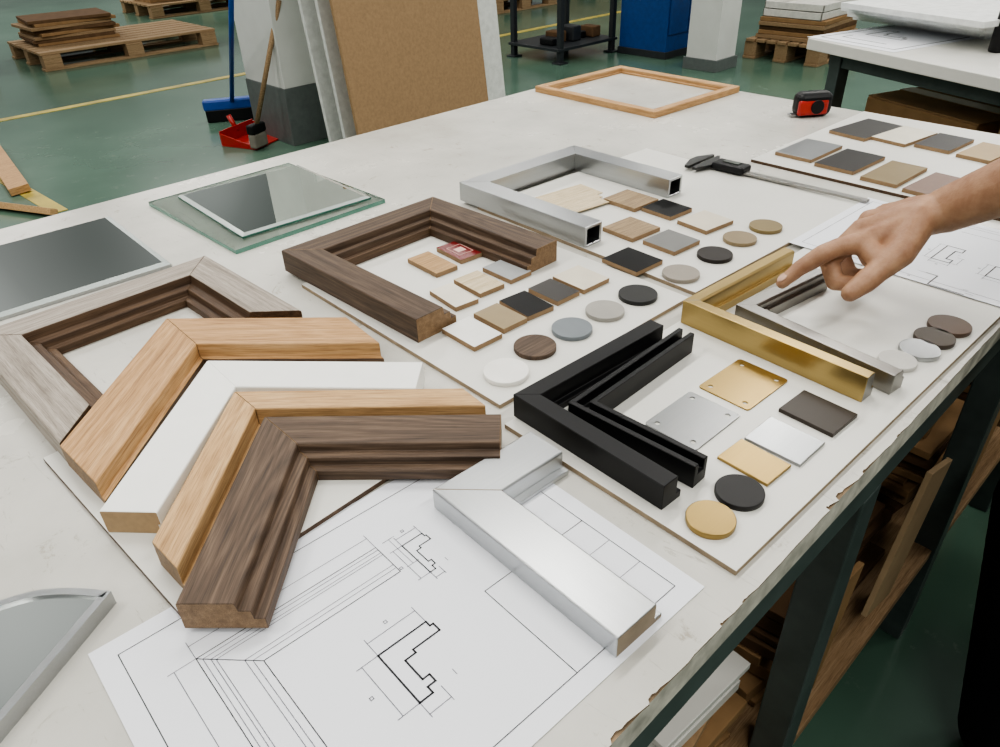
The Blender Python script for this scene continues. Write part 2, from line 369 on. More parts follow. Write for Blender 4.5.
def plate(a,b,c,mt,label,t=.0015,z=BZ):
    ctr,w,h,ang,err=fitrect(a,b,c,z+t)
    bm=bmesh.new()
    def loop(pts):
        vs=[bm.verts.new((x,y,0)) for x,y in pts]
        return [bm.edges.new((vs[i],vs[(i+1)%len(vs)])) for i in range(len(vs))]
    q=.003; out=[]
    for sx,sy,a0 in ((1,1,0),(-1,1,90),(-1,-1,180),(1,-1,270)):
        for k in range(5):
            an=rad(a0+k*22.5); out.append((sx*(w/2-q)+q*math.cos(an),sy*(h/2-q)+q*math.sin(an)))
    ed=loop(out)
    for sx in (1,-1):
        for sy in (1,-1):
            ed+=loop([(sx*(w/2-.008)+.0025*math.cos(k*math.pi/8),sy*(h/2-.008)+.0025*math.sin(k*math.pi/8)) for k in range(16)])
    bmesh.ops.triangle_fill(bm,edges=ed,use_beauty=True,use_dissolve=False)
    r=bmesh.ops.extrude_face_region(bm,geom=bm.faces[:])
    bmesh.ops.translate(bm,vec=(0,0,t),verts=[v for v in r['geom'] if isinstance(v,bmesh.types.BMVert)])
    o=meshobj("metal_plate",bm,mt); o.location=(ctr.x,ctr.y,z); o.rotation_euler=(0,0,ang)
    thing(o,label,"metal sample","metal finish plates"); return o
plate((697,386),(740,359),(790,380),GOLDP,"square brushed brass plate with corner holes")
STEELB=brushed("satin_steel_plate",(140,141,141),.32)
plate((644,423),(690,391),(741,415),STEELB,"square satin steel plate with corner holes")
DALU=brushed("dark_aluminium",(150,152,153),.30)
chip((779,408),(804,389),(858,414),(54,47,40),"dark bronze rectangular chip",t=.004,side=None,group="metal finish bars",shrink=.99)
chip((744,437),(770,415),(826,442),(0,0,0),"brushed aluminium rectangular chip",t=.003,side=DALU,mt=DALU,group="metal finish bars",shrink=.97)
chip((714,456),(741,438),(795,465),(0,0,0),"brushed brass rectangular chip",t=.003,side=GOLDP,mt=GOLDP,group="metal finish bars",shrink=.95)

# ---------- drawings (laid out in sheet coordinates, metres)
def sheet(a,b,c,z,draw,label):
    ctr,w,h,ang,err=fitrect(a,b,c,z)
    bm=bmesh.new(); boxbm(bm,w,h,.0004,Matrix.Translation((0,0,.0002)))
    Mi=Matrix.Rotation(-ang,2)
    def loc(px): return Mi@(P2(*px,z)-ctr)
    def addl(q,wd,mi,close=False):
        q=[Vector(p) for p in q]
        if close: q=q+[q[0]]
        for i in range(len(q)-1):
            d=(q[i+1]-q[i]); 
            if d.length<1e-5: continue
            d=d.normalized(); n=Vector((-d.y,d.x))*wd/2; e=d*wd/2
            vs=[q[i]-e-n,q[i+1]+e-n,q[i+1]+e+n,q[i]-e+n]
            if any(abs(v.x)>w/2 or abs(v.y)>h/2 for v in vs): continue
            f=bm.faces.new([bm.verts.new((v.x,v.y,.0006)) for v in vs]); f.material_index=mi
    draw(loc,addl,w,h)
    me=bpy.data.meshes.new("drawing_sheet"); bm.to_mesh(me); bm.free()
    for mt in (PAPER,INK,INKL): me.materials.append(mt)
    o=link(bpy.data.objects.new("drawing_sheet",me)); o.location=(ctr.x,ctr.y,z-.0004); o.rotation_euler=(0,0,ang)
    thing(o,label,"paper","technical drawing sheets"); return o
PROF=[(0,0),(1,0),(1,.10),(1.07,.10),(1.07,.26),(.50,.26),(.50,.33),(.28,.33),(.28,.74),(.42,.74),(.42,.88),(.26,.88),(.26,1),(0,1)]
LSH=[(0,0),(1,0),(1,.24),(.3,.24),(.3,1),(0,1)]
BAR=[(0,0),(1,0),(1,.35),(.78,.35),(.78,.22),(.2,.22),(.2,.35),(0,.35)]
def profile(addl,o,a,b,wd,sh=PROF):
    addl([(o[0]+u*a,o[1]-v*b) for u,v in sh],wd,1,True)
def dims(addl,o,a,b,g,wd=.0005):
    x,y=o
    addl([(x,y+g),(x+a,y+g)],wd,2); addl([(x,y),(x,y+g*1.3)],wd,2); addl([(x+a,y),(x+a,y+g*1.3)],wd,2)
    addl([(x-g,y),(x-g,y-b)],wd,2); addl([(x,y),(x-g*1.3,y)],wd,2); addl([(x,y-b),(x-g*1.3,y-b)],wd,2)
    addl([(x+a*.43+g,y-b*.9),(x+a*.43+g,y-b)],wd,2); addl([(x,y-b),(x,y-b-g)],wd,2);addl([(x+a*.43,y-b),(x+a*.43,y-b-g)],wd,2);addl([(x,y-b-g*.8),(x+a*.43,y-b-g*.8)],wd,2)
    for px,py in ((x+a*.48,y+g*1.5),(x-g*1.6,y-b*.5)):
        addl([(px-.001,py-.001),(px+.001,py-.001),(px+.001,py+.001),(px-.001,py+.001)],wd,2,True)
def draw1(loc,addl,w,h):
    i=.014; addl([(-w/2+i,-h/2+i),(w/2-i,-h/2+i),(w/2-i,h/2-i),(-w/2+i,h/2-i)],.0006,1,True)
    o=loc((378,656)); a=(loc((424,620))-o).length; b=(loc((416,706))-o).length
    profile(addl,o,a,b,.0013); dims(addl,o,a,b,.012)
    o=loc((402,546)); a=(loc((417,536))-o).length; b=(loc((432,571))-o).length
    profile(addl,o,a*1.3,b,.0009); dims(addl,o,a*1.3,b,.008)
    k=loc((196,659)); e=loc((374,546)).x-k.x; kn=loc((262,666)); s1=max(.02,((kn.x-k.x)-(kn.y-k.y))/2)
    for s in (0,.10,.22,.30,.72,.84,1):
        q=s*s1; addl([(k.x+q,-h/2+i+.001),(k.x+q,k.y-q),(k.x+e,k.y-q)],.0006 if s in(0,1) else .00045,1 if s in(0,1) else 2)
    addl([(k.x,k.y),(k.x+s1,k.y-s1)],.0006,1); addl([(k.x+e,k.y),(k.x+e,k.y-s1)],.0006,1)
    addl([(k.x,k.y+.012),(k.x+e,k.y+.012)],.00045,2); addl([(k.x,k.y),(k.x,k.y+.016)],.00045,2); addl([(k.x+e,k.y),(k.x+e,k.y+.016)],.00045,2)
    addl([(k.x-.014,k.y),(k.x-.014,-h/2+i)],.00045,2); addl([(k.x,k.y),(k.x-.018,k.y)],.00045,2)
    addl([(k.x+e+.006,k.y),(k.x+e+.016,k.y)],.00045,2);addl([(k.x+e+.006,k.y-s1),(k.x+e+.016,k.y-s1)],.00045,2);addl([(k.x+e+.011,k.y),(k.x+e+.011,k.y-s1)],.00045,2)
    x1=w/2-i; y0=-h/2+i
    bx=loc((540,640)); addl([(bx.x,y0),(bx.x,y0+.085),(x1,y0+.085)],.0006,1)
    for t in (.03,.058): addl([(bx.x+(x1-bx.x)*.35,y0+t),(x1,y0+t)],.00045,2)
    for t in (.35,.6): addl([(bx.x+(x1-bx.x)*t,y0),(bx.x+(x1-bx.x)*t,y0+(.085 if t<.5 else .058))],.00045,2)
sheet((92,655),(478,430),(700,586),TZ+.0008,draw1,"large technical drawing of frame mitre and moulding section")
def draw2(loc,addl,w,h):
    i=.012; addl([(-w/2+i,-h/2+i),(w/2-i,-h/2+i),(w/2-i,h/2-i),(-w/2+i,h/2-i)],.0006,2,True)
    o=loc((912,284)); profile(addl,o,.040,.050,.0014,LSH); dims(addl,o,.040,.050,.008)
    o=loc((931,258)); profile(addl,o,.050,.060,.0014,BAR); dims(addl,o,.050,.022,.008)
    o=loc((985,276)); profile(addl,o,.034,.044,.0013); dims(addl,o,.034,.044,.008)
    o=loc((962,232)); 
    for k in range(6): addl([(o.x,o.y-.012*k),(o.x+.07,o.y-.012*k)],.0007,2)
    for k in (0,.02,.045,.07): addl([(o.x+k,o.y),(o.x+k,o.y-.06)],.0007,2)
sheet((790,242),(868,197),(1100,255),TZ+.0065,draw2,"technical drawing sheet with moulding sections under pointing hand")

# ---------- glass & mirrors
mt,nt,b=base("green_float_glass"); b.inputs["Base Color"].default_value=lin((222,238,231)); b.inputs["Transmission Weight"].default_value=1; b.inputs["Roughness"].default_value=.0; b.inputs["IOR"].default_value=1.5; GLASS=mt
mt,nt,b=base("glass_edge"); b.inputs["Base Color"].default_value=lin((96,150,132)); b.inputs["Roughness"].default_value=.12; b.inputs["Transmission Weight"].default_value=.4; GEDGE=mt
def mirm(name,c0,c1):
    mt,nt,b=base(name); v=coords(nt,(3,3,3)); nt.links.new(ramp(nt,nz(nt,v,1,2),[(.3,lin(c0)),(.7,lin(c1))]),b.inputs["Base Color"]); b.inputs["Metallic"].default_value=1; b.inputs["Roughness"].default_value=.02; return mt
MIR=mirm("mirror",(240,244,240),(244,248,244)); MIRD=mirm("tinted_mirror",(204,212,206),(210,218,212))
mt,nt,b=base("polished_edge"); b.inputs["Base Color"].default_value=lin((214,222,218)); b.inputs["Metallic"].default_value=.55; b.inputs["Roughness"].default_value=.2; BEVM=mt
def pane(a,b,c,z,t,mats,label,bw=0,name="glass_pane",cat="glass"):
    ctr,w,h,ang,err=fitrect(a,b,c,z+t)
    bm=bmesh.new()
    def ring(ww,hh,zz): return [bm.verts.new((sx*ww/2,sy*hh/2,zz)) for sx,sy in ((-1,-1),(1,-1),(1,1),(-1,1))]
    rs=[ring(w,h,0),ring(w,h,t*(.62 if bw else 1))]
    if bw: rs.append(ring(w-2*bw,h-2*bw,t))
    bm.faces.new(rs[0][::-1]); bm.faces.new(rs[-1])
    for k in range(len(rs)-1):
        for i in range(4):
            f=bm.faces.new((rs[k][i],rs[k][(i+1)%4],rs[k+1][(i+1)%4],rs[k+1][i]))
            f.material_index=1 if k==0 else 2
    o=meshobj(name,bm,mats); o.location=(ctr.x,ctr.y,z); o.rotation_euler=(0,0,ang)
    return thing(o,label,cat)
pane((147,202),(288,163),(386,199),TZ,.006,[GLASS,GEDGE],"clear greenish glass pane beneath smaller mirror")
pane((176,195),(297,164),(372,196),TZ+.0062,.005,[MIRD,GEDGE,BEVM],"grey mirror tile with polished edge on glass pane",bw=.007,name="mirror_tile",cat="mirror")
pane((-80,264),(108,215),(172,262),TZ,.007,[MIR,ALU,BEVM],"mirror tile with polished silver edge on tabletop",bw=.008,name="mirror_tile",cat="mirror")
arc=[(111,591),(80,588),(45,589),(10,597),(-30,613),(-70,640),(-105,680),(-120,730),(-112,775),(-75,810)]
cp=[P2(x,y,TZ+.012) for x,y in arc]; ap=[]
for i in range(len(cp)-1):
    p0=cp[max(i-1,0)];p1=cp[i];p2=cp[i+1];p3=cp[min(i+2,len(cp)-1)]
    for k in range(6):
        t=k/6; ap.append(.5*((2*p1)+(p2-p0)*t+(2*p0-5*p1+4*p2-p3)*t*t+(3*p1-p0-3*p2+p3)*t*t*t))
ap.append(cp[-1])
cm=sum(ap,Vector((0,0)))/len(ap)
e=empty("arched_mirror",(cm.x,cm.y,TZ),"silver-framed mirror with one curved side","mirror")
inn=[]
n=len(ap)
for i in range(n):
    p=ap[i];a=ap[i-1];b_=ap[(i+1)%n]
    d1=(p-a).normalized();d2=(b_-p).normalized(); n1=Vector((-d1.y,d1.x)); n2=Vector((-d2.y,d2.x)); nn=(n1+n2).normalized()
    if nn.dot(cm-p)<0: nn=-nn
    inn.append(p+nn*(.0055/max(.35,abs(nn.dot(n1)))))
bm=bmesh.new()
rg=[[bm.verts.new((p.x-cm.x,p.y-cm.y,zz)) for p in q] for q,zz in ((ap,0),(ap,.012),(inn,.012),(inn,0))]
for i in range(n):
    j=(i+1)%n
    for r1,r2 in ((0,1),(1,2),(2,3),(3,0)): bm.faces.new((rg[r1][i],rg[r1][j],rg[r2][j],rg[r2][i]))
fr=meshobj("frame",bm,ALU); fr.location=(cm.x,cm.y,TZ); adopt(e,fr)
g=prism("mirror_glass",[tuple(p) for p in inn],TZ+.003,TZ+.010,[MIR]); adopt(e,g)

# ---------- veneer strips inside the aluminium frame
for i,(a,b_,c) in enumerate([((530,200),(580,183),(600,192)),((545,205),(588,190),(600,196)),((552,213),(596,196),(606,201))]):
    o=slab("veneer_strip",a,b_,c,BZ+.0015*i,.0013,[W3],bevel=0); thing(o,"thin pale wood veneer strip","veneer","veneer strips")

# ---------- tape measure
p=P(815,118,TZ); e=empty("tape_measure",p,"red and black pocket tape measure","tape measure")
RED=plain("red_plastic",(160,34,26),.35); 
ax=Vector((cr.x,cr.y,0)).normalized(); rz=math.atan2(ax.y,ax.x)
def place(o,parent,off):
    M=Matrix.Translation(p)@Matrix.Rotation(rz+.15,4,'Z')@Matrix.Translation(off)@o.rotation_euler.to_matrix().to_4x4(); o.matrix_basis=M; adopt(parent,o)
place(box("body",(.072,.038,.046),(0,0,0),DARK,bevel=.014,seg=4),e,(0,.02,.023))
place(box("red_stripe",(.060,.010,.028),(0,0,0),RED,bevel=.004,seg=2),e,(-.0065,.004,.019))
place(cyl("side_badge",.013,.003,(0,0,0),DARK,rot=(rad(90),0,0)),e,(0,-.0005,.021))
place(box("tape_hook",(.010,.016,.004),(0,0,0),ALU,bevel=.0005),e,(-.039,.02,.004))
# ---------- caliper
pa=P(700,163,TZ+.008); pb=P(860,203,TZ+.004); d=(pb-pa).normalized(); rz=math.atan2(d.y,d.x); 
e=empty("caliper",(pa.x,pa.y,TZ),"digital caliper with black slider, steel jaws and beam","caliper")
L=(pb-pa).length
def cal(o,xx,yy,zz): 
    M=Matrix.Translation((pa.x,pa.y,TZ+.006))@Matrix.Rotation(rz,4,'Z'); o.matrix_basis=M@Matrix.Translation((xx,yy,zz)); adopt(e,o)
cal(box("beam",(L+.02,.012,.0035),(0,0,0),NICK,bevel=.0005),L/2,0,.003)
cal(box("display_slider",(.056,.030,.012),(0,0,0),DARK,bevel=.004),.055,.002,.007)
cal(box("display",(.028,.012,.002),(0,0,0),plain("lcd",(60,66,60),.3),bevel=.0005),.055,.003,.0135)
def jaw(sx,x0):
    bm=bmesh.new(); q=[(0,-.006),(0,.036),(.004*sx,.038),(.018*sx,.010),(.018*sx,-.010),(.008*sx,-.040),(0,-.040)]
    a=[bm.verts.new((x,y,0)) for x,y in q]; b2=[bm.verts.new((x,y,.004)) for x,y in q]
    bm.faces.new(a[::-1]);bm.faces.new(b2)
    for i in range(len(q)): bm.faces.new((a[i],a[(i+1)%len(q)],b2[(i+1)%len(q)],b2[i]))
    cal(meshobj("jaw",bm,plain("dark_tool_steel",(60,60,60),.35,metal=.8)),x0,0,.004)
jaw(-1,.004); jaw(1,.010)

# ---------- hand & person
SKIN,nt,b=base("skin"); v=coords(nt,(1,1,1),False); f=nz(nt,v,45,5)
nt.links.new(ramp(nt,f,[(.3,lin((146,106,80))),(.7,lin((176,138,108)))]),b.inputs["Base Color"])
b.inputs["Roughness"].default_value=.55; b.inputs["Subsurface Weight"].default_value=.03; b.inputs["Subsurface Scale"].default_value=.005; bump(nt,b,nz(nt,v,350,5),.5,.0010)
tb=bmesh.new(); bmesh.ops.create_uvsphere(tb,u_segments=14,v_segments=9,radius=1)
SV=[v.co.copy() for v in tb.verts]; SF=[[v.index for v in f.verts] for f in tb.faces]; tb.free()
def blob(name,chains,mt,vox,sm=8):
    V=[];Fc=[]
    for pts,rs in chains:
        for i in range(len(pts)-1):
            p,q=Vector(pts[i]),Vector(pts[i+1]); L=(q-p).length; n=max(2,int(L/(min(rs[i],rs[i+1])*.3)))
            for k in range(n+1):
                t=k/n; c=p.lerp(q,t); r=rs[i]*(1-t)+rs[i+1]*t; b0=len(V)
                V+= [c+v*r for v in SV]; Fc+=[[b0+j for j in f] for f in SF]
    me=bpy.data.meshes.new(name); me.from_pydata(V,[],Fc); me.materials.append(mt)
    o=link(bpy.data.objects.new(name,me))
    r=o.modifiers.new("remesh",'REMESH'); r.mode='VOXEL'; r.voxel_size=vox; r.use_smooth_shade=True
    s=o.modifiers.new("smooth",'SMOOTH'); s.factor=.5; s.iterations=sm
    return o
def K(x,y,h): return P(x,y,TZ+h)
wr=K(946,210,.108); elbow=wr+(K(1012,184,.148)-wr).normalized()*.26; sh=Vector((1.20,-.12,1.25))
mcp=[K(862,243,.080),K(862,230,.088),K(870,221,.088),K(882,215,.081)]
ch=[([sh,elbow],[.045,.038]),([elbow,elbow.lerp(wr,.5),wr],[.038,.032,.0235])]
for i,mm in enumerate(mcp):
    ch.append(([wr+Vector((0,0,-.002)),wr.lerp(mm,.5)+Vector((0,0,.001)),wr.lerp(mm,.93),mm],[.021,.0163,.0112,.0124 if i<3 else .0108]))
    ch.append(([wr.lerp(mm,.45)+Vector((0,0,.0150)),mm+Vector((0,0,.0090))],[.0022,.0042]))
ch.append(([mcp[0],K(838,247,.078),K(823,254,.072),K(800,268,.056),K(782,283,.040)],[.0118,.0094,.0102,.0084,.0064]))
ch.append(([mcp[1],K(829,260,.058),K(835,282,.040),K(854,284,.044)],[.0120,.0106,.0092,.0082]))
ch.append(([mcp[2],K(840,254,.052),K(850,276,.038),K(868,276,.042)],[.0114,.0100,.0088,.0078]))
ch.append(([mcp[3],K(858,240,.050),K(868,260,.038),K(884,260,.042)],[.0104,.0090,.0080,.0070]))
ch.append(([wr.lerp(mcp[0],.35),K(900,252,.078),K(878,271,.064),K(866,281,.057),K(850,293,.048)],[.020,.0160,.0122,.0120,.0090]))
ch.append(([mcp[0],K(880,262,.070)],[.0115,.0120]))
hd=Vector((1.02,-.04,1.56)); nk=Vector((1.06,-.13,1.38))
ch.append(([nk,hd-Vector((0,0,.06))],[.055,.055]))
ch.append(([hd+Vector((0,-.02,.03)),hd+Vector((0,.02,.01)),hd+Vector((0,.035,-.07))],[.085,.08,.05]))
ch.append(([hd+Vector((0,.10,.0)),hd+Vector((0,.115,-.022))],[.008,.013]))
ch.append(([hd+Vector((-.018,.082,-.062)),hd+Vector((.018,.082,-.062))],[.006,.006]))
for s in (-1,1): ch.append(([hd+Vector((s*.078,-.01,.0)),hd+Vector((s*.08,-.012,-.03))],[.014,.011]))
shl=Vector((.88,-.17,1.27)); ch.append(([shl,Vector((.82,-.22,1.0)),Vector((.82,-.20,.80))],[.045,.037,.026]))
hb=Vector((.82,-.20,.80))
ch.append(([hb,hb+Vector((0,.01,-.08))],[.026,.034]))
for k in range(4): ch.append(([hb+Vector((0,-.02+.014*k+.01,-.10)),hb+Vector((.006,-.02+.014*k+.012,-.145)),hb+Vector((.022,-.02+.014*k+.01,-.168-.004*(k in(1,2)))) ],[.011,.009,.0075]))
ch.append(([hb+Vector((.01,.03,-.04)),hb+Vector((.025,.05,-.08)),hb+Vector((.03,.045,-.11))],[.014,.012,.009]))
per=blob("person",ch,SKIN,.0018,5)
thing(per,"person in dark clothing reaching over the table, pointing with index finger","person")
CL=plain("dark_fabric",(30,32,38),.85,bp=.2,bs=400); CL2=plain("black_trouser_fabric",(18,18,21),.9,bp=.2,bs=400,spec=.2)
tors=blob("shirt",[([(1.06,-.14,1.34),(1.05,-.2,1.15),(1.06,-.2,.95)],[.10,.135,.14]),([shl,(1.04,-.15,1.3),sh],[.07,.11,.07]),([(.98,-.2,1.2),(1.0,-.2,.98)],[.13,.13]),([(1.14,-.2,1.2),(1.12,-.2,.98)],[.13,.13]),
   ([sh,sh.lerp(elbow,.55)],[.07,.056]),([shl,(.83,-.21,1.12)],[.07,.056])],CL,.008,6); adopt(per,tors)
tr=blob("trousers",[([(1.0,-.19,.95),(1.12,-.19,.95)],[.14,.14]),([(.99,-.13,.86),(.962,-.005,.5),(.98,-.065,.09)],[.115,.095,.082]),([(1.16,-.18,.9),(1.18,-.15,.5),(1.19,-.19,.09)],[.11,.082,.065])],CL2,.008,6); adopt(per,tr)
for x,y in ((1.0,-.13),(1.19,-.16)): adopt(per,blob("shoe",[([(x,y-.05,.05),(x,y+.09,.035)],[.05,.035])],DARK,.006,4))
adopt(per,blob("hair",[([hd+Vector((0,-.035,.055)),hd+Vector((0,.02,.075))],[.085,.07]),([hd+Vector((0,-.05,0)),hd+Vector((0,-.06,-.04))],[.07,.05])],plain("black_hair",(18,16,15),.7),.005,4))
for s in (-1,1): adopt(per,blob("eye",[([hd+Vector((s*.032,.088,.005)),hd+Vector((s*.034,.088,.005))],[.010,.010])],plain("eye_white",(220,218,212),.2),.002,2))
def nail(tip,prev,nrm,r):
    d=(tip-prev).normalized(); c=tip-d*.004+nrm*r*.76
    bm=bmesh.new(); bmesh.ops.create_uvsphere(bm,u_segments=16,v_segments=10,radius=1)
    o=meshobj("fingernail",bm,plain("nail",(194,158,136),.3),True)
    y=nrm.cross(d).normalized(); z=d.cross(y).normalized()
    M=Matrix((d,y,z)).transposed().to_4x4(); M.translation=c; o.matrix_basis=M@Matrix.Diagonal((.0065,.0052,.0016,1)); adopt(per,o)
t0,t1=K(782,283,.040),K(800,268,.056); dd=(t0-t1).normalized(); up=(Vector((0,0,1))-dd*dd.z).normalized(); nail(t0,t1,up,.0072)
t0,t1=K(850,293,.048),K(866,281,.057); dd=(t0-t1).normalized(); vv=(CAM-t0).normalized(); vv=(vv-dd*vv.dot(dd)).normalized(); nail(t0,t1,vv,.0094)

# ---------- background
def cardboard_box(c,dims,rz,label,mt=CARD,flaps=True,group="cardboard boxes"):
    e=empty("cardboard_box",(c[0],c[1],c[2]),label,"box",group)
    w,d_,h=dims; M=Matrix.Translation(c)@Matrix.Rotation(rz,4,'Z')
    o=box("body",(w,d_,h),(0,0,0),mt,bevel=.004); o.matrix_basis=M@Matrix.Translation((0,0,h/2)); adopt(e,o)
    if flaps:
        for s in (-1,1):
            o=box("flap",(w,d_*.48,.004),(0,0,0),mt,bevel=.001); o.matrix_basis=M@Matrix.Translation((0,s*d_*.25,h+.002)); adopt(e,o)
    o=box("tape",(w*1.002,.05,.002),(0,0,0),plain("packing_tape",(160,134,98),.3),bevel=0); o.matrix_basis=M@Matrix.Translation((0,0,h+.005)); adopt(e,o)
    return e
PALW=wood("pallet_wood",(114,92,66),(144,120,90),(164,140,110),rough=.85,fig=.1)
def pallet(c,w,d_,label,rz=0):
    e=empty("pallet",(c[0],c[1],c[2]),label,"pallet","wooden pallets"); M=Matrix.Translation(c)@Matrix.Rotation(rz,4,'Z')
    def pt(o,x,y,z): o.matrix_basis=M@Matrix.Translation((x,y,z)); adopt(e,o)
    n=7
    for i in range(n): pt(box("deck_board",(w,d_/n*.78,.02),(0,0,0),PALW),0,-d_/2+d_*(i+.5)/n,.13)
    for i in range(3):
        y=(-1+i)*(d_/2-.05)
        for k in range(3): pt(box("block",(.14,.10,.10),(0,0,0),PALW),(-1+k)*(w/2-.08),y,.069)
        pt(box("bottom_board",(w,.10,.018),(0,0,0),PALW),0,y,.0095)
    return e
a=P(45,72,0); b_=P(228,47,0); w=b_.x-a.x
pallet((a.x+w/2,a.y+.45,0),w,.95,"bare timber pallet holding brown board stack on green floor")
for i in range(8):
    o=box("fibreboard_sheet",(.66,.5,.024),(a.x+.42+random.uniform(-.03,.03),a.y+.55,.153+.0245*i),[CARD,CARDD,PALW][i%3],rz=random.uniform(-.1,.1),bevel=.003); thing(o,"brown fibreboard sheet stacked on pallet","board","brown sheets on pallet")
c2=P(205,12,0); pallet((c2.x,c2.y+.4,0),1.3,.9,"timber pallet further back on green floor")
cardboard_box((c2.x-.3,c2.y+.4,.141),(.5,.5,.4),0,"plain cardboard box on pallet",CARD)
cardboard_box((c2.x+.3,c2.y+.4,.141),(.5,.5,.3),.05,"plain cardboard box on pallet",CARDD)
c2=P(-5,74,0); pallet((c2.x-.45,c2.y+.4,0),.9,.8,"edge of timber pallet beside brown stack")
o=tube("steel_post",(c2.x-.25,c2.y+.3,.141),(c2.x-.25,c2.y+.3,2),.03,plain("grey_steel",(150,152,150),.4,metal=.6)); thing(o,"grey steel post standing on pallet","post")
o=beam("timber_plank",P(-10,146,.025),P(20,190,.025),.09,.035,OAK); thing(o,"short pine plank lying on floor","plank")
o=beam("timber_plank",P(-16,203,.02),P(54,212,.02),.04,.03,OAK2); thing(o,"short thin pine batten lying on floor","plank")
c0=P(308,142,0); e=empty("pillar",(c0.x,c0.y,0),"white square pillar with grey painted base","pillar")
WW=plain("white_wall_paint",(202,203,198),.6,var=.03,vs=4)
adopt(e,box("shaft",(.42,.42,2.7),(c0.x+.12,c0.y+.20,1.65),WW))
adopt(e,box("painted_base",(.43,.43,.30),(c0.x+.12,c0.y+.20,.15),plain("grey_base_paint",(92,98,96),.5)))
def panel(name,pa,pb,h,t,lean,mt,label,cat,off=0):
    A=P(*pa,0);B=P(*pb,0); d=(B-A); L=d.length; d.normalize(); n=Vector((-d.y,d.x,0))
    if n.dot(A)<0: n=-n
    up=(Vector((0,0,1))*math.cos(lean)+n*math.sin(lean)); nn=d.cross(up)
    M=Matrix((d,up,nn)).transposed().to_4x4(); M.translation=(A+B)/2+n*off+up*h/2+Vector((0,0,.012))
    o=box(name,(L,h,t),(0,0,0),mt,bevel=.002); o.matrix_basis=M; return thing(o,label,cat,"panels leaning on the pillar")
WPN=plain("white_panel_paint",(208,209,204),.5)
panel("mdf_panel",(365,172),(490,124),1.7,.018,rad(6),MDF,"raw MDF panel leaning upright beside pillar","panel")
panel("white_panel",(356,166),(512,112),1.7,.02,rad(6),WPN,"white coated panel standing behind MDF sheet","panel",off=.05)
panel("white_panel",(346,160),(500,106),1.75,.02,rad(6),WPN,"second white coated panel standing behind MDF sheet","panel",off=.10)
BLUE=plain("blue_plastic",(30,72,146),.4); 
def broom(pb,pt,zt,hm,bm_,label,head=(.26,.05,.05),bristle=None,z=0,rz=-.5):
    b0=P(*pb,.10+z); t0=P(*pt,zt); e=empty("broom",(b0.x,b0.y,z),label,"broom","brooms by the pillar")
    adopt(e,tube("handle",b0,t0,.013,hm)); adopt(e,box("head",head,(b0.x,b0.y,.10+z),bm_,rz=rz,bevel=.01))
    adopt(e,box("bristles",(head[0]*.96,head[1]*.9,.075),(b0.x,b0.y,.0385+z),bristle or DARK,rz=rz,bevel=.008))
broom((232,103),(231,-20),.85,BLUE,BLUE,"blue long-handled broom standing upright",head=(.34,.07,.06))
broom((256,128),(279,0),.72,PALW,DARK,"broom with pale wooden handle standing in red dustpan",head=(.11,.05,.05),bristle=plain("grey_bristle",(120,116,106),.9),z=.012,rz=.4)
def dustpan(pp,mt,label,rz):
    c=P(*pp,0); e=empty("dustpan",(c.x,c.y,0),label,"dustpan"); M=Matrix.Translation(c)@Matrix.Rotation(rz,4,'Z')
    bm=bmesh.new()
    boxbm(bm,.28,.24,.008,Matrix.Translation((0,0,.006)));boxbm(bm,.28,.008,.08,Matrix.Translation((0,.12,.04)))
    for s in (-1,1): 
        vs=boxbm(bm,.008,.24,.07,Matrix.Translation((s*.14,0,.035)))
        for v in vs:
            if v.co.y<0 and v.co.z>.04: v.co.z=.015
    o=meshobj("pan",bm,mt); o.matrix_basis=M; bev(o,.002); adopt(e,o)
    o=tube("handle",(0,.12,.05),(0,.16,.13),.014,mt); o.matrix_basis=M@o.matrix_basis; adopt(e,o)
dustpan((256,141),RED,"red plastic dustpan on the floor",.4)
e0=P(560,64,0)
e=empty("equipment_rack",(e0.x,e0.y,0),"dark steel stand with slim legs behind the table","rack")
SD=plain("dark_steel",(40,43,46),.45)
for x in (0,.62):
    for y in (0,.5):
        adopt(e,box("post",(.04,.04,1.60),(e0.x+x,e0.y+y,.80),SD)); adopt(e,box("foot",(.09,.09,.012),(e0.x+x,e0.y+y,.006),SD))
adopt(e,box("shelf",(.70,.55,.02),(e0.x+.31,e0.y+.25,.10),SD)); adopt(e,box("shelf",(.70,.55,.03),(e0.x+.31,e0.y+.25,.95),SD))
for k in range(5):
    o=box("machine_part",(.10,.14,.05+.03*(k%3)),(e0.x+.08+.12*k,e0.y+.18+.05*(k%2),.111+(.05+.03*(k%3))/2),[DARK,CARDD,SD][k%3],bevel=.01,seg=3); thing(o,"small dark machine part resting on rack shelf","part","parts on the rack shelf")
c0=P(690,56,0); e=empty("cabinet",(c0.x,c0.y,0),"blue steel cabinet standing on green floor","cabinet"); BLU2=plain("blue_paint",(22,64,122),.4)
adopt(e,box("body",(.52,.45,1.5),(c0.x+.03,c0.y+.3,.80),BLU2,bevel=.001)); adopt(e,box("base",(.54,.47,.05),(c0.x+.03,c0.y+.3,.025),SD))
for s in (-1,1): adopt(e,box("door",(.24,.01,1.3),(c0.x+.03+s*.125,c0.y+.07,.82),BLU2))
adopt(e,box("handle",(.015,.02,.14),(c0.x+.05,c0.y+.055,.85),ALU))
pp=P(727,70,0); e=empty("pillar",(pp.x,pp.y+.15,0),"pale grey pillar standing beside blue cabinet","pillar")
adopt(e,box("shaft",(.25,.25,2.6),(pp.x,pp.y+.15,1.3),WW)); adopt(e,box("base",(.28,.28,.08),(pp.x,pp.y+.15,.04),plain("grey_base_paint",(92,98,96),.5)))
c0=P(818,64,0); c0=Vector((c0.x+.25,c0.y+.25,0))
pallet(c0,.75,.6,"small pallet beneath stacked timber boards")
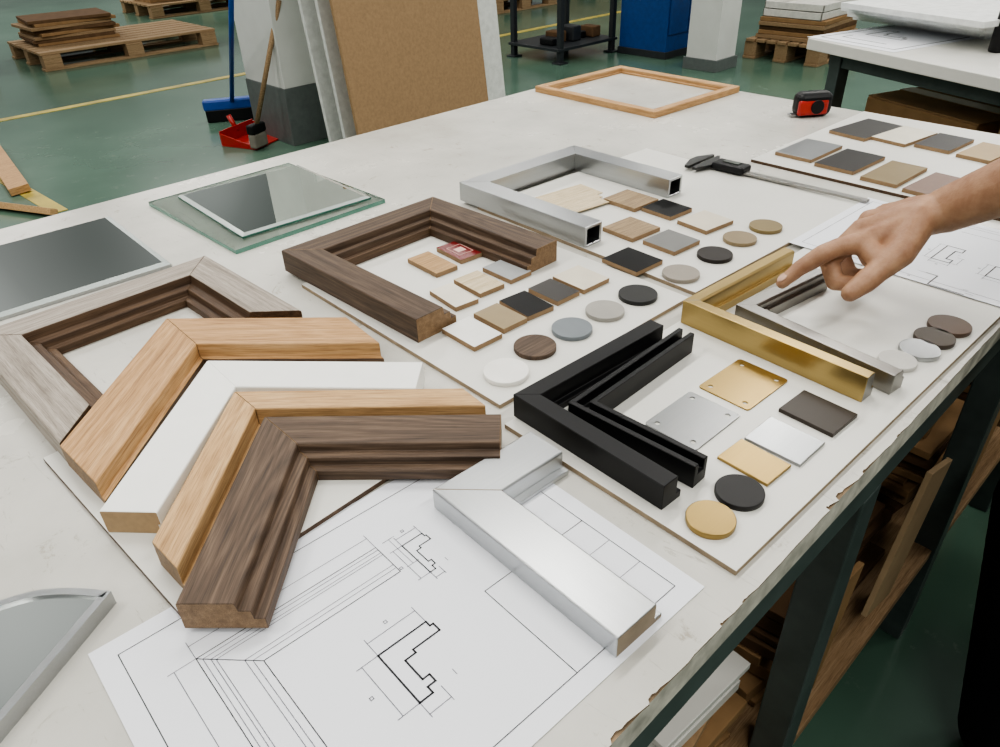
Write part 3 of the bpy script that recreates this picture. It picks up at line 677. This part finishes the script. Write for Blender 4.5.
for i in range(5):
    o=box("timber_board",(.62-.02*(i%3),.5,.028),(c0.x,c0.y,.156+.0295*i),[PALW,CARD,CARDD][i%3],rz=random.uniform(-.06,.06),bevel=.003); thing(o,"timber board in a low stack","board","stacked timber boards")
TW=plain("tray_white",(206,204,196),.4)
for k in range(2):
    ctr=(c0.x+.01*k,c0.y,.2895+.052*k)
    e=empty("plastic_tray",ctr,"shallow pale tray stacked on timber boards","tray","pale trays")
    bm=bmesh.new(); boxbm(bm,.58,.46,.008,Matrix.Translation((0,0,.004)))
    for s in (-1,1): boxbm(bm,.58,.01,.05,Matrix.Translation((0,s*.225,.025))); boxbm(bm,.01,.46,.05,Matrix.Translation((s*.285,0,.025)))
    o=meshobj("tray_body",bm,TW); o.location=ctr; bev(o,.003); adopt(e,o)
for (px,py,q) in ((530,10,0),(610,-4,.4)):
    c=P(px,py,0); pallet((c.x+q,c.y+.5,0),1.0,.9,"distant timber pallet loaded with cartons"); cardboard_box((c.x+q,c.y+.5,.141),(.85,.7,.5),0,"large carton on distant pallet",CARD)
A2=P2(808,38,TZ); B2=P2(1000,78,TZ); d=(B2-A2).normalized(); n=Vector((-d.y,d.x)); 
if n.x<0: n=-n
ang=math.atan2(d.y,d.x); M2=Matrix.Translation((A2.x,A2.y,0))@Matrix(((d.x,n.x,0,0),(d.y,n.y,0,0),(0,0,1,0),(0,0,0,1)))
t2=empty("worktable",(A2.x+d.x*.7+n.x*.6,A2.y+d.y*.7+n.y*.6,0),"second white-topped workbench behind the main table","table")
def w2(o,x,y,z):
    c=M2@Vector((x,y,z)); o.location=c; o.rotation_euler=(0,0,ang); adopt(t2,o)
w2(box("tabletop",(1.5,1.2,.03),(0,0,0),BOARDW),.75,.6,TZ-.015)
for x in (.08,1.42):
    for y in (.06,1.14): w2(box("leg",(.040,.040,TZ-.03),(0,0,0),STEELP),x,y,(TZ-.03)/2)
for y in (.06,1.14): w2(box("rail",(1.4,.03,.04),(0,0,0),STEELP),.75,y,TZ-.05)
w2(box("shelf",(1.4,1.1,.02),(0,0,0),PLY),.75,.6,.36)
def draw3(loc,addl,w,h):
    addl([(-w*.42,-h*.42),(w*.42,-h*.42),(w*.42,h*.42),(-w*.42,h*.42)],.004,1,True); profile(addl,(-w*.1,h*.25),w*.25,h*.4,.004); addl([(-w*.3,-h*.2),(-w*.3,h*.3),(-w*.2,h*.3)],.004,1)
sheet((838,38),(893,20),(956,35),TZ+.001,draw3,"drawing sheet lying on second workbench")
for i in range(5):
    o=slab("foam_board",(918-(i%2)*4,16-i*3),(960,-6-i*3),(1040,12-i*3),TZ+.0155*i,.015,[plain("foam_white",(216,218,216),.6)],bevel=.001); thing(o,"thick white foam board stacked on workbench","board","stacked white boards")
p=P(996,52,TZ); e=cyl("black_bottle",.02,.10,(p.x,p.y,TZ),DARK,seg=24,bevel=.004); thing(e,"small black container on second workbench","container")
for i,(x,y,w,dp,h,mt) in enumerate(((.32,.28,.36,.3,.26,CARD),(.72,.26,.30,.3,.30,CARDL),(1.1,.28,.34,.3,.2,CARD),(.4,.75,.4,.4,.3,CARD))):
    c=M2@Vector((x,y,.371)); cardboard_box(c,(w,dp,h),ang,"brown cardboard carton on shelf under workbench",mt)
for i in range(5):
    hh=.22+.08*(i%3); c=M2@Vector((.14+.28*i,.28,0)); o=box("dark_crate",(.24,.3,min(hh,.34)),(c.x,c.y,min(hh,.34)/2),[DARK,CARDD,SD][i%3],rz=ang,bevel=.006); thing(o,"dark crate on floor under workbench","crate","crates under workbench")
for i in range(6):
    c=M2@Vector((.12+.22*i,-.06-.10*(i%2),0)); o=box("wood_offcut",(.17,.09,.10+.05*(i%3)),(c.x,c.y,(.10+.05*(i%3))/2),[CARD,CARDD,PALW][i%3],rz=ang+.12*(i%2),bevel=.004); thing(o,"brown offcut block on floor between benches","offcut","offcuts on floor")

# ---------- under main table
SZ=.2305
for x,w,h,mt in ((.36,.24,.22,CARD),(.64,.26,.30,CARDD),(.92,.24,.24,CARD),(1.19,.24,.34,CARDD),(1.45,.22,.22,CARD)):
    cardboard_box((x,.46,SZ),(w,.20,h),0,"cardboard box standing on lower table shelf",mt,group="boxes under the table")
    cardboard_box((x,.45,SZ+h+.008),(w*.9,.18,.42-h),0,"smaller cardboard box stacked on another box",CARDD if mt is CARD else CARD,group="boxes under the table")
def off(name,loc,dims,rot,mt,label,cat="offcut"):
    o=box(name,dims,loc,mt,rot=rot,bevel=.001); thing(o,label,cat,"offcuts under the table")
ms=[CARD,CARDD,MDF,CARDD,CARDD,CARD,BOARDW,CARDL,CARDD,PLY]
for xc,nl in ((.30,6),(.50,9),(.735,8),(.955,6),(1.225,9),(1.46,11)):
    zz=SZ
    for i in range(nl):
        t=random.choice((.010,.014,.018,.024))
        off("wood_offcut",(xc+random.uniform(-.012,.012),.270+random.uniform(-.010,.010),zz+t/2+.001),(random.uniform(.14,.19),random.uniform(.10,.15),t),(0,0,random.uniform(-.16,.16)),random.choice(ms),"flat wood or card offcut piled on lower shelf"); zz+=t+.003
for x,y,hh,ww,ry,mt in ((.70,.166,.22,.09,.20,CARD),(.945,.160,.24,.11,.34,CARDL),(1.20,.166,.28,.07,-.18,CARDD),(1.34,.166,.28,.07,.2,CARD)):
    off("leaning_board",(x,y,SZ+hh/2*math.cos(ry)+ww/2*abs(math.sin(ry))+.003),(ww,.008,hh),(0,ry,0),mt,"upright board strip leaning among offcuts","board")
for i in range(7):
    x=.35+.19*i; off("floor_board",(x,.38,.012+.0),(.17,.34,.02),(0,0,random.uniform(-.04,.04)),random.choice([CARDD,CARD,MDF]),"flat board lying on floor beneath table","board")

# ---------- lights
def area(loc,sx,sy,pw,rot=(0,0,0),col=(1,.975,.925)):
    l=bpy.data.lights.new("lamp",'AREA'); l.shape='RECTANGLE'; l.size=sx; l.size_y=sy; l.energy=pw; l.color=col
    o=bpy.data.objects.new("lamp",l); o.location=loc; o.rotation_euler=rot; link(o)
for x in (-1.5,1.2,4.0,7.0):
    for y in (-1.2,1.6,4.4,10.5): area((x,y,3.4),1.8,.25,(50 if y<2 else 46) if y<5 else 90)
wd=bpy.data.worlds.new("world"); sc.world=wd; wd.use_nodes=True; nt=wd.node_tree
bg=nt.nodes["Background"]; tc=nt.nodes.new("ShaderNodeTexCoord")
c=ramp(nt,nz(nt,tc.outputs["Generated"],3.0,1,.5),[(.34,(.11,.12,.114,1)),(.5,(.24,.25,.243,1)),(.66,(.52,.53,.52,1))])
nt.links.new(c,bg.inputs[0]); bg.inputs[1].default_value=.95
